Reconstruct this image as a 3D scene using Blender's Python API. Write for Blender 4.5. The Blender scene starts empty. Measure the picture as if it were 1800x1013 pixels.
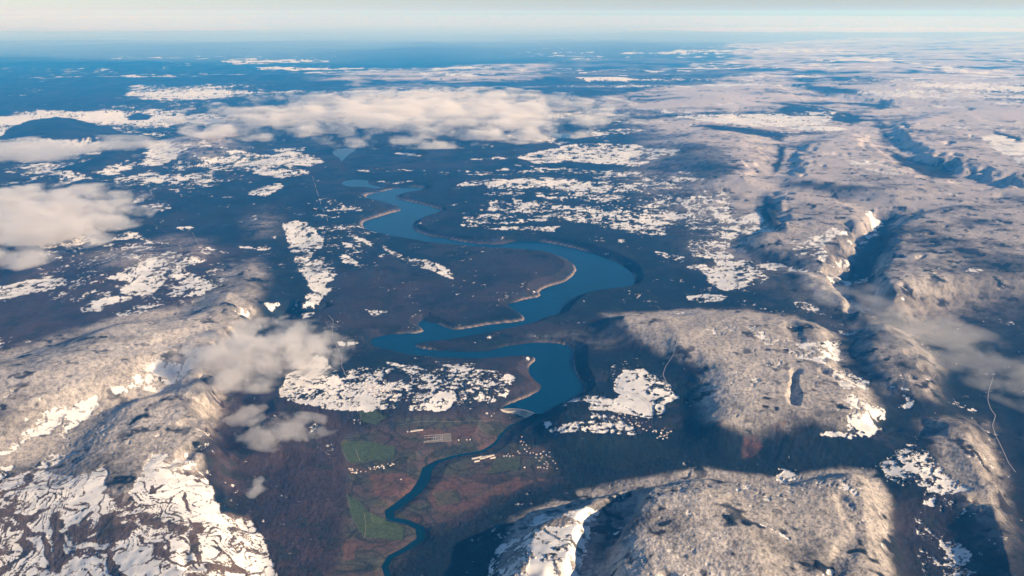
import bpy, math, random
import numpy as np
random.seed(7)
scene = bpy.context.scene

# ------------------------------------------------------------------ camera
F = 1559.0                      # focal length in pixels of an 1800 px wide picture
PITCH = math.radians(17.25)     # camera looks this far below the horizontal
CAM_Z = 5000.0                  # metres above the reservoir (z = 0 is the lake)
cam_d = bpy.data.cameras.new('camera')
cam_d.sensor_width = 36.0
cam_d.lens = 36.0 * F / 1800.0
cam_d.clip_start = 10.0
cam_d.clip_end = 900000.0
cam = bpy.data.objects.new('camera', cam_d)
scene.collection.objects.link(cam)
cam.location = (0, 0, CAM_Z)
cam.rotation_euler = (math.pi / 2 - PITCH, 0, 0)
scene.camera = cam

# ------------------------------------------------------------------ sky, sun, exposure
SUN_EL = math.radians(21.0)
SUN_AZ = math.radians(106.0)     # clockwise from +Y (the view direction): the sun stands to the right
world = bpy.data.worlds.new('World')
scene.world = world
world.use_nodes = True
wn = world.node_tree
for n in list(wn.nodes): wn.nodes.remove(n)
wo = wn.nodes.new('ShaderNodeOutputWorld')
wb = wn.nodes.new('ShaderNodeBackground')
ws = wn.nodes.new('ShaderNodeTexSky')
ws.sky_type = 'NISHITA'
ws.sun_disc = False
ws.sun_elevation = SUN_EL
ws.sun_rotation = SUN_AZ
ws.altitude = 2000
ws.air_density = 1.0
ws.dust_density = 0.3
ws.ozone_density = 2.0
wb.inputs['Strength'].default_value = 0.055
wt = wn.nodes.new('ShaderNodeMix'); wt.data_type = 'RGBA'; wt.blend_type = 'MULTIPLY'
wt.inputs['Factor'].default_value = 1
wt.inputs['B'].default_value = (.94, .95, 1.07, 1)      # the air that day was a little less green than the model's
wn.links.new(ws.outputs[0], wt.inputs['A'])
wn.links.new(wt.outputs['Result'], wb.inputs[0])
wn.links.new(wb.outputs[0], wo.inputs[0])

sun_d = bpy.data.lights.new('sun', 'SUN')
sun_d.energy = 4.6
sun_d.angle = math.radians(0.5)
sun_d.color = (1.0, 0.84, 0.66)
sun = bpy.data.objects.new('sun', sun_d)
scene.collection.objects.link(sun)
sun.rotation_euler = (math.pi / 2 - SUN_EL, 0, math.pi - SUN_AZ)
sun.location = (20000, 0, 9000)

scene.view_settings.view_transform = 'Standard'
scene.view_settings.look = 'None'
scene.view_settings.exposure = 0.86
scene.view_settings.gamma = 1.0
scene.cycles.max_bounces = 6
scene.cycles.diffuse_bounces = 2
scene.cycles.glossy_bounces = 1
scene.cycles.transmission_bounces = 1
scene.cycles.volume_bounces = 5
scene.cycles.transparent_max_bounces = 8
scene.cycles.volume_step_rate = 2.0
scene.cycles.volume_max_steps = 96
scene.cycles.use_denoising = True

CP, SP = math.cos(PITCH), math.sin(PITCH)
def rays(pts):
    """directions of photograph pixels (1800 x 1013) as seen by the camera"""
    p = np.asarray(pts, float)
    u = (p[:, 0] - 900.0) / F
    v = (506.5 - p[:, 1]) / F
    return np.stack([u, CP + v * SP, -SP + v * CP], 1)
def at_plane(pts, z):
    """the place on the level z where a pixel of the photograph lies"""
    d = rays(pts)
    t = (np.asarray(z, float) - CAM_Z) / d[:, 2]
    return np.stack([d[:, 0] * t, d[:, 1] * t], 1)

# ------------------------------------------------------------------ noise
_rs = np.random.RandomState(11)
_ang = _rs.rand(1024) * 2 * np.pi
_gx, _gy = np.cos(_ang).astype(np.float32), np.sin(_ang).astype(np.float32)
def perlin(x, y, seed):
    xi = np.floor(x); yi = np.floor(y)
    xf = (x - xi).astype(np.float32); yf = (y - yi).astype(np.float32)
    xi = xi.astype(np.int64); yi = yi.astype(np.int64)
    u = xf * xf * xf * (xf * (xf * 6 - 15) + 10)
    v = yf * yf * yf * (yf * (yf * 6 - 15) + 10)
    def g(ix, iy, fx, fy):
        h = (ix * 374761393 + iy * 668265263 + seed * 974711) & 0xffffffff
        h = ((h ^ (h >> 13)) * 1274126177) & 0xffffffff
        h = (h ^ (h >> 16)) & 1023
        return _gx[h] * fx + _gy[h] * fy
    a = g(xi, yi, xf, yf); b = g(xi + 1, yi, xf - 1, yf)
    c = g(xi, yi + 1, xf, yf - 1); d = g(xi + 1, yi + 1, xf - 1, yf - 1)
    a += (b - a) * u
    c += (d - c) * u
    return (a + (c - a) * v) * 1.5

# ------------------------------------------------------------------ ground grid: fine near, coarse far
NC, NR = 1480, 930
AZ0, AZ1 = math.radians(-41.0), math.radians(41.0)
R0, R1 = 4700.0, 400000.0
az = np.linspace(AZ0, AZ1, NC)
_t = np.geomspace(R0, R1, 20000)
_d = 690 * (1 / _t ** 2) / (1 / R0 - 1 / R1) + 240 * (1 / _t) / math.log(R1 / R0)
_c = np.concatenate([[0], np.cumsum((_d[1:] + _d[:-1]) / 2 * np.diff(_t))])
rr = np.interp(np.linspace(0, _c[-1], NR), _c, _t)
AZ, RR = np.meshgrid(az, rr)
X = RR * np.sin(AZ)
Y = RR * np.cos(AZ)
SPC = np.maximum(RR * (AZ1 - AZ0) / NC, np.gradient(rr)[:, None])      # local grid spacing
SEFF = (rr * (AZ1 - AZ0) / NC) ** .62 * SPC[:, 0] ** .38
PXM = RR / 887.0                                                       # metres of one picture column

def octave(wl, seed, ax=1.0, ay=1.0, X_=None, Y_=None):
    """one noise octave of wavelength wl, left out where the grid is too coarse for it"""
    lim = np.interp(0.75 * wl, SEFF, np.arange(NR), right=NR)
    if wl > SEFF.max(): lim = NR
    k = int(min(NR, max(0, lim)))
    out = np.zeros_like(X, dtype=np.float32)
    if k > 0:
        xx = X if X_ is None else X_
        yy = Y if Y_ is None else Y_
        out[:k] = perlin(xx[:k] / (wl * ax), yy[:k] / (wl * ay), seed)
        n = min(30, k)
        if k < NR: out[k - n:k] *= np.linspace(1, 0, n)[:, None].astype(np.float32)
    return out

def sdf(poly, margin, X_, Y_):
    """signed distance in metres to a world polygon (inside positive), clipped at -margin far outside"""
    P = np.asarray(poly, float)
    out = np.full(X_.shape, -margin, np.float32)
    m = (X_ > P[:, 0].min() - margin) & (X_ < P[:, 0].max() + margin) & (Y_ > P[:, 1].min() - margin) & (Y_ < P[:, 1].max() + margin)
    if not m.any(): return out
    x = X_[m].astype(np.float32); y = Y_[m].astype(np.float32)
    d2 = np.full(x.shape, 1e18, np.float32); ins = np.zeros(x.shape, bool)
    Q = np.roll(P, -1, 0)
    for (ax, ay), (bx, by) in zip(P.astype(np.float32), Q.astype(np.float32)):
        ex, ey = bx - ax, by - ay
        wx, wy = x - ax, y - ay
        t = np.clip((wx * ex + wy * ey) / (ex * ex + ey * ey + 1e-6), 0, 1)
        d2 = np.minimum(d2, (wx - ex * t) ** 2 + (wy - ey * t) ** 2)
        if ay != by:
            c = (ay > y) != (by > y)
            ins ^= c & (x < (bx - ax) * (y - ay) / (by - ay) + ax)
    d = np.sqrt(d2)
    out[m] = np.maximum(np.where(ins, d, -d), -margin)
    return out
def sstep(x): 
    x = np.clip(x, 0, 1)
    return x * x * (3 - 2 * x)
def chaikin(p, n=1):
    p = np.asarray(p, float)
    for _ in range(n):
        q = np.roll(p, -1, 0)
        p = np.stack([p * .75 + q * .25, p * .25 + q * .75], 1).reshape(-1, 2)
    return p

# ------------------------------------------------------------------ relief
BASE = [  # photograph pixel, metres above the lake
 (700,450,90),(800,520,95),(600,480,120),(560,560,120),(650,565,60),(930,485,110),(850,560,45),(880,600,32),(780,604,20),
 (880,660,60),(700,680,90),(600,680,130),(1150,430,90),(1100,400,120),(950,370,130),(850,385,100),(750,370,50),(600,380,80),
 (560,450,110),(500,420,60),(450,380,60),(900,330,130),(1000,270,120),(1200,280,160),(1180,500,60),(1300,500,150),(1250,450,150),
 (1130,620,120),(640,830,-85),(700,870,-92),(850,830,-88),(760,900,-95),(700,980,-98),(800,760,-45),(900,775,-80),(960,800,-75),
 (650,760,-30),(720,715,60),(620,900,-70),(820,710,50),(1000,830,-70),(1100,790,10),(1080,720,120),(1150,740,110),(1000,740,95),
 (1250,800,20),(1330,790,0),(1400,795,60),(1600,800,120),(1650,850,60),(1690,950,-20),(1700,600,20),(1740,700,-60),(1770,640,-60),
 (1790,850,-80),(1610,720,80),(100,300,-40),(100,470,40),(40,540,60),(250,490,130),(300,400,80),(50,250,-60),(200,200,-80),
 (50,770,150),(0,830,120),(100,1000,10),(300,1000,20),(480,1000,-60),(480,800,0),(520,700,20),(560,850,-60),(550,950,-75),
 (500,620,60),(450,560,100),(900,1100,-60),(600,1100,-90),(1400,1100,200),(200,1100,0),(-150,900,100),(-150,600,150),(1950,800,-50),
 (1950,500,300),(1700,300,420),(1700,150,480),(1500,100,380),(1400,200,300),(1720,450,340),(1950,200,500),(300,130,0),(700,120,60),
 (1000,120,120),(700,200,60),(1000,180,120),(0,100,0),(500,70,0),(1000,70,80),(1500,70,300),(1950,70,350),(-150,300,-50),(1580,500,200),
]
bp = np.array(BASE, float)
BW = at_plane(bp[:, :2], bp[:, 2])
# inverse-distance blend in a log-polar space, so far points reach as far as they are apart
def lp(x, y):
    return np.arctan2(x, y), np.log(np.hypot(x, y))
ba, bl = lp(BW[:, 0], BW[:, 1])
sub = (slice(None, None, 6), slice(None, None, 8))
rows6 = np.arange(NR)[::6]; cols8 = np.arange(NC)[::8]
ga, gl = AZ[sub], np.log(RR[sub])
num = np.zeros(ga.shape); den = np.zeros(ga.shape)
for a_, l_, z_ in zip(ba, bl, bp[:, 2]):
    d2 = ((ga - a_) * 1.0) ** 2 + ((gl - l_) * 0.9) ** 2 + 0.0012
    w = 1 / d2 ** 1.7
    num += w * z_; den += w
small = num / den
def upsample(s):
    t = np.empty((NR, s.shape[1]))
    for j in range(s.shape[1]): t[:, j] = np.interp(np.arange(NR), rows6, s[:, j])
    o = np.empty((NR, NC), np.float32)
    for i in range(NR): o[i] = np.interp(np.arange(NC), cols8, t[i])
    return o
H = upsample(small)

# wavy version of the plane, so that no traced edge stays straight
WX = X + PXM * 2.2 * octave(900, 31) + 26 * octave(240, 32) + 10 * octave(90, 33) + PXM * 3.0 * octave(4200, 36)
WY = Y + PXM * 4.0 * octave(1100, 34) + 34 * octave(260, 35) + 12 * octave(80, 37) + PXM * 6.0 * octave(5200, 38)

HILLS = [  # rim traced in the photograph, rim height, width of the slope, extra dome height
 # left mountain
 ([(-200,620),(0,625),(110,592),(210,560),(300,548),(345,535),(400,500),(430,510),(455,540),(430,600),
   (400,650),(372,720),(352,790),(330,800),(250,830),(170,822),(150,800),(200,730),(215,700),(310,680),(360,640),(300,630),(200,680),(90,720),(40,760),(-40,800),(-200,830)], 300, 900, 120),
 ([(150,800),(200,735),(280,700),(370,690),(365,760),(345,800),(390,880),(410,960),(430,1060),(330,1100),(200,1050),(120,960),(40,900),(-100,880),(-100,840),(60,840)], 275, 1100, 40),
 ([(385,500),(405,465),(440,455),(465,458),(478,490),(450,530),(410,520)], 190, 1600, 40),
 # low brown hills on the left
 ([(215,440),(290,425),(350,425),(372,450),(330,470),(240,470),(150,480),(160,455)], 210, 1500, 40),
 ([(430,380),(470,365),(490,380),(480,420),(440,430)], 150, 1500, 40),
 # dark dome and ridges in the left distance
 ([(5,236),(45,212),(100,206),(140,208),(160,222),(200,225),(208,240),(130,244),(60,242)], 260, 3500, 80),
 ([(95,300),(150,285),(200,262),(250,240),(240,262),(190,285),(150,300)], 160, 2500, 60),
 ([(270,250),(320,235),(390,232),(420,255),(380,280),(330,285),(320,265)], 160, 2500, 60),
 # foreground hill, lower right
 ([(862,1100),(880,1000),(905,935),(950,902),(1020,872),(1090,850),(1160,846),(1220,826),(1290,836),(1370,846),(1440,835),(1490,822),
   (1535,835),(1552,870),(1560,930),(1572,1020),(1590,1100)], 235, 480, 110),
 ([(1120,870),(1180,850),(1260,850),(1330,900),(1380,980),(1380,1060),(1100,1060),(1090,980),(1095,920)], 390, 520, 90),
 # ridge at the lower right edge
 ([(1618,740),(1680,728),(1730,745),(1762,800),(1780,880),(1800,960),(1830,1060),(1780,1060),(1750,980),(1725,900),(1680,830),(1640,790)], 190, 800, 40),
 ([(1560,795),(1600,782),(1640,800),(1690,860),(1640,872),(1570,850)], 150, 700, 10),
 # central right plateau
 ([(1058,548),(1150,548),(1260,543),(1370,552),(1440,562),(1478,592),(1486,640),(1535,690),(1556,735),(1520,765),(1440,772),(1380,765),
   (1330,760),(1275,768),(1225,752),(1222,700),(1236,650),(1180,618),(1120,598),(1070,575)], 270, 800, 50),
 # grey dome right of it
 ([(1505,575),(1560,560),(1610,590),(1655,640),(1650,690),(1590,692),(1530,660),(1500,620)], 240, 700, 70),
 # west of the gorge: plateau with snowy top, its spur
 ([(1350,332),(1400,333),(1470,345),(1530,372),(1550,396),(1528,436),(1490,470),(1440,468),(1400,455),(1350,440),(1310,428),(1325,405),(1380,400),(1365,370)], 330, 900, 60),
 ([(1362,345),(1390,350),(1400,400),(1380,402),(1368,375)], 420, 500, 30),
 ([(1395,468),(1440,476),(1490,505),(1540,555),(1500,548),(1450,520),(1410,490)], 270, 700, 30),
 # plateau east of the gorge
 ([(1562,392),(1640,360),(1760,350),(2000,360),(2000,500),(1800,490),(1700,495),(1640,500),(1560,535),(1535,500),(1538,470),(1555,430)], 440, 700, 60),
 # long plateau in the upper right
 ([(1190,232),(1260,222),(1340,238),(1362,262),(1352,300),(1340,322),(1280,318),(1220,300),(1180,270)], 400, 2500, 60),
 ([(1385,262),(1440,235),(1530,222),(1560,262),(1600,300),(1660,330),(1600,345),(1500,330),(1400,322),(1372,305)], 430, 1500, 30),
 ([(1560,215),(1620,190),(1760,190),(2000,200),(2000,340),(1800,330),(1700,305),(1620,280),(1580,250),(1550,230)], 560, 1800, 60),
 # far dark ridges
 ([(620,85),(680,74),(760,72),(860,80),(900,90),(800,100),(700,100),(640,96)], 420, 12000, 120),
 ([(190,112),(250,106),(290,110),(280,120),(200,122)], 260, 7000, 60),
 # snowy bench right of the dam
 ([(962,735),(985,708),(1075,690),(1090,655),(1130,655),(1190,690),(1195,740),(1170,765),(1080,762),(1000,758)], 125, 500, 10),
 # bench with the hamlet between lake and valley
 ([(490,690),(540,640),(640,640),(760,632),(870,640),(912,655),(915,690),(850,700),(800,705),(740,722),(640,722),(560,715)], 105, 800, 20),
]
for rim, z, w, dome in HILLS:
    P = at_plane(chaikin(rim, 1), z)
    s = sdf(P, w, WX, WY)
    k = sstep(s / w + 0.5)
    H = H + (z - H) * k + dome * (1 - np.exp(-np.maximum(s, 0) / (w * 1.5))) * k

CUTS = [  # gorges: centre line with its floor height, half width
 ([(1565,385),(1545,405),(1522,445),(1500,490),(1512,530),(1530,555)], 50, 430),
 ([(1535,205),(1548,232),(1568,262),(1600,285),(1660,308),(1740,330)], 300, 900),
 ([(1375,240),(1385,262),(1368,290),(1362,308)], 240, 700),
 ([(1487,590),(1478,620),(1495,660)], 130, 260),
 ([(1352,345),(1350,365),(1368,392)], 230, 500),
 ([(1398,655),(1394,690),(1396,720)], 235, 70),
 ([(1110,885),(1075,925),(1050,965),(1035,1013),(1020,1060)], 130, 240),
 ([(1478,885),(1510,915),(1515,945),(1480,985),(1465,1013),(1450,1060)], 250, 110),
 ([(1385,565),(1400,600)], 260, 120),
 ([(1420,200),(1500,208),(1380,150),(1470,170),(1550,178)], 260, 800),
 ([(500,560),(440,640),(405,720),(425,800),(470,900),(500,1000),(510,1080)], -75, 420),
 ([(370,640),(300,690),(215,740),(150,790),(60,830),(-60,870)], 265, 200),
 ([(1560,760),(1590,740),(1610,760)], 60, 280),
 ([(1700,640),(1745,700),(1760,770),(1800,860),(1840,960)], -90, 420),
]
for line, z, hw in CUTS:
    P = at_plane(np.asarray(line, float), z)
    d = np.full(X.shape, 1e9, np.float32)
    for (ax, ay), (bx, by) in zip(P[:-1], P[1:]):
        m = (WX > min(ax, bx) - 4 * hw) & (WX < max(ax, bx) + 4 * hw) & (WY > min(ay, by) - 4 * hw) & (WY < max(ay, by) + 4 * hw)
        if not m.any(): continue
        ex, ey = bx - ax, by - ay
        wx, wy = WX[m] - ax, WY[m] - ay
        t = np.clip((wx * ex + wy * ey) / (ex * ex + ey * ey), 0, 1)
        d[m] = np.minimum(d[m], np.hypot(wx - ex * t, wy - ey * t))
    d = d * (1 + .55 * octave(900, 18) + .5 * octave(350, 19))
    k = sstep(1.25 - d / hw)
    H = np.where(H > z, H + (z - H) * k, H)

LAKE = [(880,719),(905,706),(935,696),(953,683),(949,676),(943,671),(930,658),(927,651),(933,641),(943,633),(938,628),(920,626),(900,627),(867,631),
 (800,631),(733,626),(683,616),(655,608),(650,597),(667,591),(700,587),(745,585),(742,578),(733,570),(743,562),(747,565),(767,569),(787,577),
 (800,581),(833,575),(867,570),(900,567),(925,563),(918,554),(900,542),(889,536),(917,528),(953,521),(945,512),(967,503),(993,496),(1008,485),(1015,471),
 (1000,458),(977,448),(950,443),(900,440),(853,438),(807,433),(767,430),(717,421),(677,413),(650,406),(637,399),(637,391),(650,386),(670,380),
 (690,374),(707,370),(700,363),(677,356),(650,350),(640,344),(665,339),(690,332),(735,329),(748,334),(730,338),(700,342),(694,349),(720,355),(745,360),
 (783,371),(750,380),(728,389),(722,400),(743,413),(787,420),(827,428),(877,431),(907,424),(953,425),(1000,434),(1047,447),(1087,462),
 (1112,480),(1117,490),(1115,500),(1093,507),(1050,512),(1017,519),(997,532),(987,545),(983,553),(950,561),(940,568),(900,576),(867,583),(827,592),(780,598),
 (733,604),(728,610),(760,616),(800,619),(853,619),(877,612),(920,604),(953,602),(990,605),(1003,612),(1010,621),(1006,645),(1013,661),(1027,676),
 (1028,689),(1005,702),(975,715),(955,727),(938,727),(928,722),(905,718)]
lake_w = chaikin(at_plane(LAKE, 0), 1)
ls = sdf(lake_w, 1600, X + 14 * octave(170, 41) + 7 * octave(60, 42), Y + 16 * octave(190, 43) + 8 * octave(60, 44))
RIVER = [(926,737),(915,742),(898,748),(882,763),(870,780),(848,794),(800,802),(768,812),(751,824),(746,843),(732,864),(706,884),(684,899),(686,913),
 (715,918),(738,928),(740,948),(712,966),(686,979),(676,996),(682,1015),(700,1060),(720,1100)]
RW = [14,16,18,20,24,26,28,34,60,66,62,58,50,44,44,46,44,36,32,30,30,30,30]
riv = at_plane(RIVER, -100)
rs_ = np.full(X.shape, -900.0, np.float32)
for k in range(len(riv) - 1):
    (ax, ay), (bx, by) = riv[k], riv[k + 1]
    m = (X > min(ax, bx) - 900) & (X < max(ax, bx) + 900) & (Y > min(ay, by) - 900) & (Y < max(ay, by) + 900)
    ex, ey = bx - ax, by - ay
    wx, wy = X[m] - ax, Y[m] - ay
    t = np.clip((wx * ex + wy * ey) / (ex * ex + ey * ey), 0, 1)
    w = RW[k] + (RW[k + 1] - RW[k]) * t
    rs_[m] = np.maximum(rs_[m], (w - np.hypot(wx - ex * t, wy - ey * t)).astype(np.float32))

# natural roughness
on_plane_valley = at_plane([(625,770),(740,765),(900,752),(985,800),(985,840),(860,900),(750,950),(720,1060),(600,1060),(600,900)], -88)
hillness = sstep((H - 90) / 160)
nearf = 1.0
rough = (0.62 + 0.55 * hillness) * (1 - .45 * sstep((RR - 16000) / 14000))
N = (30 * octave(2600, 1) + 22 * octave(1150, 2)) * rough
N += (7.5 * octave(520, 3) + 4 * octave(240, 4) + 3 * octave(110, 5)) * rough
far = sstep((RR - 26000) / 30000)
N += far * (130 * octave(7500, 6) + 240 * octave(19000, 7, ax=1.6) + 260 * octave(42000, 8, ax=1.8) + 60 * octave(3500, 9))
midz = sstep((RR - 9000) / 5000) * (1 - .5 * far) * sstep((-ls - 500) / 1500)
N += midz * (48 * octave(3900, 21) + 30 * octave(1900, 22) - 55 * (np.abs(octave(2300, 23, ax=.7, ay=1.5)) - .22) - 22 * (np.abs(octave(900, 24)) - .2))
rid = np.abs(octave(700, 12)) + 0.5 * np.abs(octave(330, 13))
N -= 17 * (0.45 - rid) * hillness * (1 - .6 * sstep((RR - 16000) / 14000)) * (RR < 60000)
flat = sdf(on_plane_valley, 900, WX, WY)
H = H + N * (1 - .75 * sstep(flat / 500 + .6))
PONDS = [([(600,322),(612,318),(628,316),(642,317),(650,320),(644,324),(655,327),(690,330),(650,330),(625,329),(606,327)], 4), ([(580,266),(600,262),(632,262),(625,267),(612,270),(606,279),(600,283),(594,276)], 70),
 ([(968,236),(1000,235),(1018,240),(1000,245),(975,243)], 120)]
POND_S = []
POND_W = [(chaikin(at_plane(p_, z_), 2), z_) for p_, z_ in PONDS]
for p_, z_ in POND_W:
    s = sdf(p_, 1500, WX + 60 * octave(700, 45), WY + 120 * octave(800, 46)); POND_S.append(s)
    H = np.where(s > 0, z_ - 4, H + (z_ + 3 - H) * sstep(1 + s / 1400))
# banks of the reservoir and of the river
e = -ls
_a, _b = at_plane([(881, 719.5)], 6)[0], at_plane([(938, 726)], 6)[0]
_m = (_a + _b) / 2; _d = (_b - _a) / np.hypot(*(_b - _a)); _n = np.array([-_d[1], _d[0]]) * (1 if _d[0] > 0 else -1)
below_dam = ((X - _m[0]) * _n[0] + (Y - _m[1]) * _n[1] < 5) & (np.abs((X - _m[0]) * _d[0] + (Y - _m[1]) * _d[1]) < 150)
LOW = np.where(below_dam, -200.0, 2.5 + e * .12 - np.maximum(0, e - 80) * .5)
H = np.where(ls > 0, -3 - np.minimum(ls * .35, 50), np.where(e < 1500, np.maximum(np.minimum(H, 3 + e * .34 + .0004 * e * e), LOW), H))
e2 = -rs_
val = sstep(1 - e2 / 500)
H = np.where(rs_ > 0, -103, np.where(e2 < 800, np.maximum(np.minimum(H, -98.0 + e2 * .10 + .0006 * e2 * e2), -98.5), H))
H_bare = H.copy()

# ------------------------------------------------------------------ photograph pixel -> point on the relief
def on_ground(pts):
    """where the sight line of each pixel first meets the relief: x, y, z"""
    d = rays(pts)
    a = np.arctan2(d[:, 0], d[:, 1])
    s = d[:, 2] / np.hypot(d[:, 0], d[:, 1])
    c = np.clip(((a - AZ0) / (AZ1 - AZ0) * (NC - 1)).round().astype(int), 0, NC - 1)
    out = []
    for ai, si, ci in zip(a, s, c):
        z = CAM_Z + si * rr
        hit = np.nonzero(z <= H_bare[:, ci])[0]
        k = hit[0] if len(hit) else NR - 1
        if k > 0:
            f0 = z[k - 1] - H_bare[k - 1, ci]; f1 = z[k] - H_bare[k, ci]
            t = f0 / (f0 - f1) if f0 != f1 else 0
            r = rr[k - 1] + (rr[k] - rr[k - 1]) * min(max(t, 0), 1)
        else: r = rr[0]
        out.append((r * math.sin(ai), r * math.cos(ai), CAM_Z + si * r))
    return np.array(out)
def height_at(x, y, A=None):
    A = H if A is None else A
    x = np.asarray(x, float); y = np.asarray(y, float)
    c = np.clip((np.arctan2(x, y) - AZ0) / (AZ1 - AZ0) * (NC - 1), 0, NC - 1.001)
    r = np.clip(np.interp(np.hypot(x, y), rr, np.arange(NR)), 0, NR - 1.001)
    i = r.astype(int); j = c.astype(int); fi = r - i; fj = c - j
    return (A[i, j] * (1 - fi) * (1 - fj) + A[i + 1, j] * fi * (1 - fj) + A[i, j + 1] * (1 - fi) * fj + A[i + 1, j + 1] * fi * fj)

# ------------------------------------------------------------------ land cover
def paint(field, polys, mode='max'):
    """raise a field inside polygons traced in the photograph; each: (value, edge softness in pixels, points)"""
    for val_, soft, pts in polys:
        P = on_ground(pts)[:, :2]
        dist = np.hypot(P[:, 0], P[:, 1]).mean()
        dep = CAM_Z / dist
        wdt = soft * 1.7 * dist / F * (1 + 0.25 / max(dep, .06)) * .6
        s = sdf(P, wdt * 1.01 + 5, WX, WY)
        k = sstep(s / wdt * .5 + .5)
        if mode == 'max': np.maximum(field, val_ * k, out=field)
        else: field += (val_ - field) * k
    return field

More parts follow.
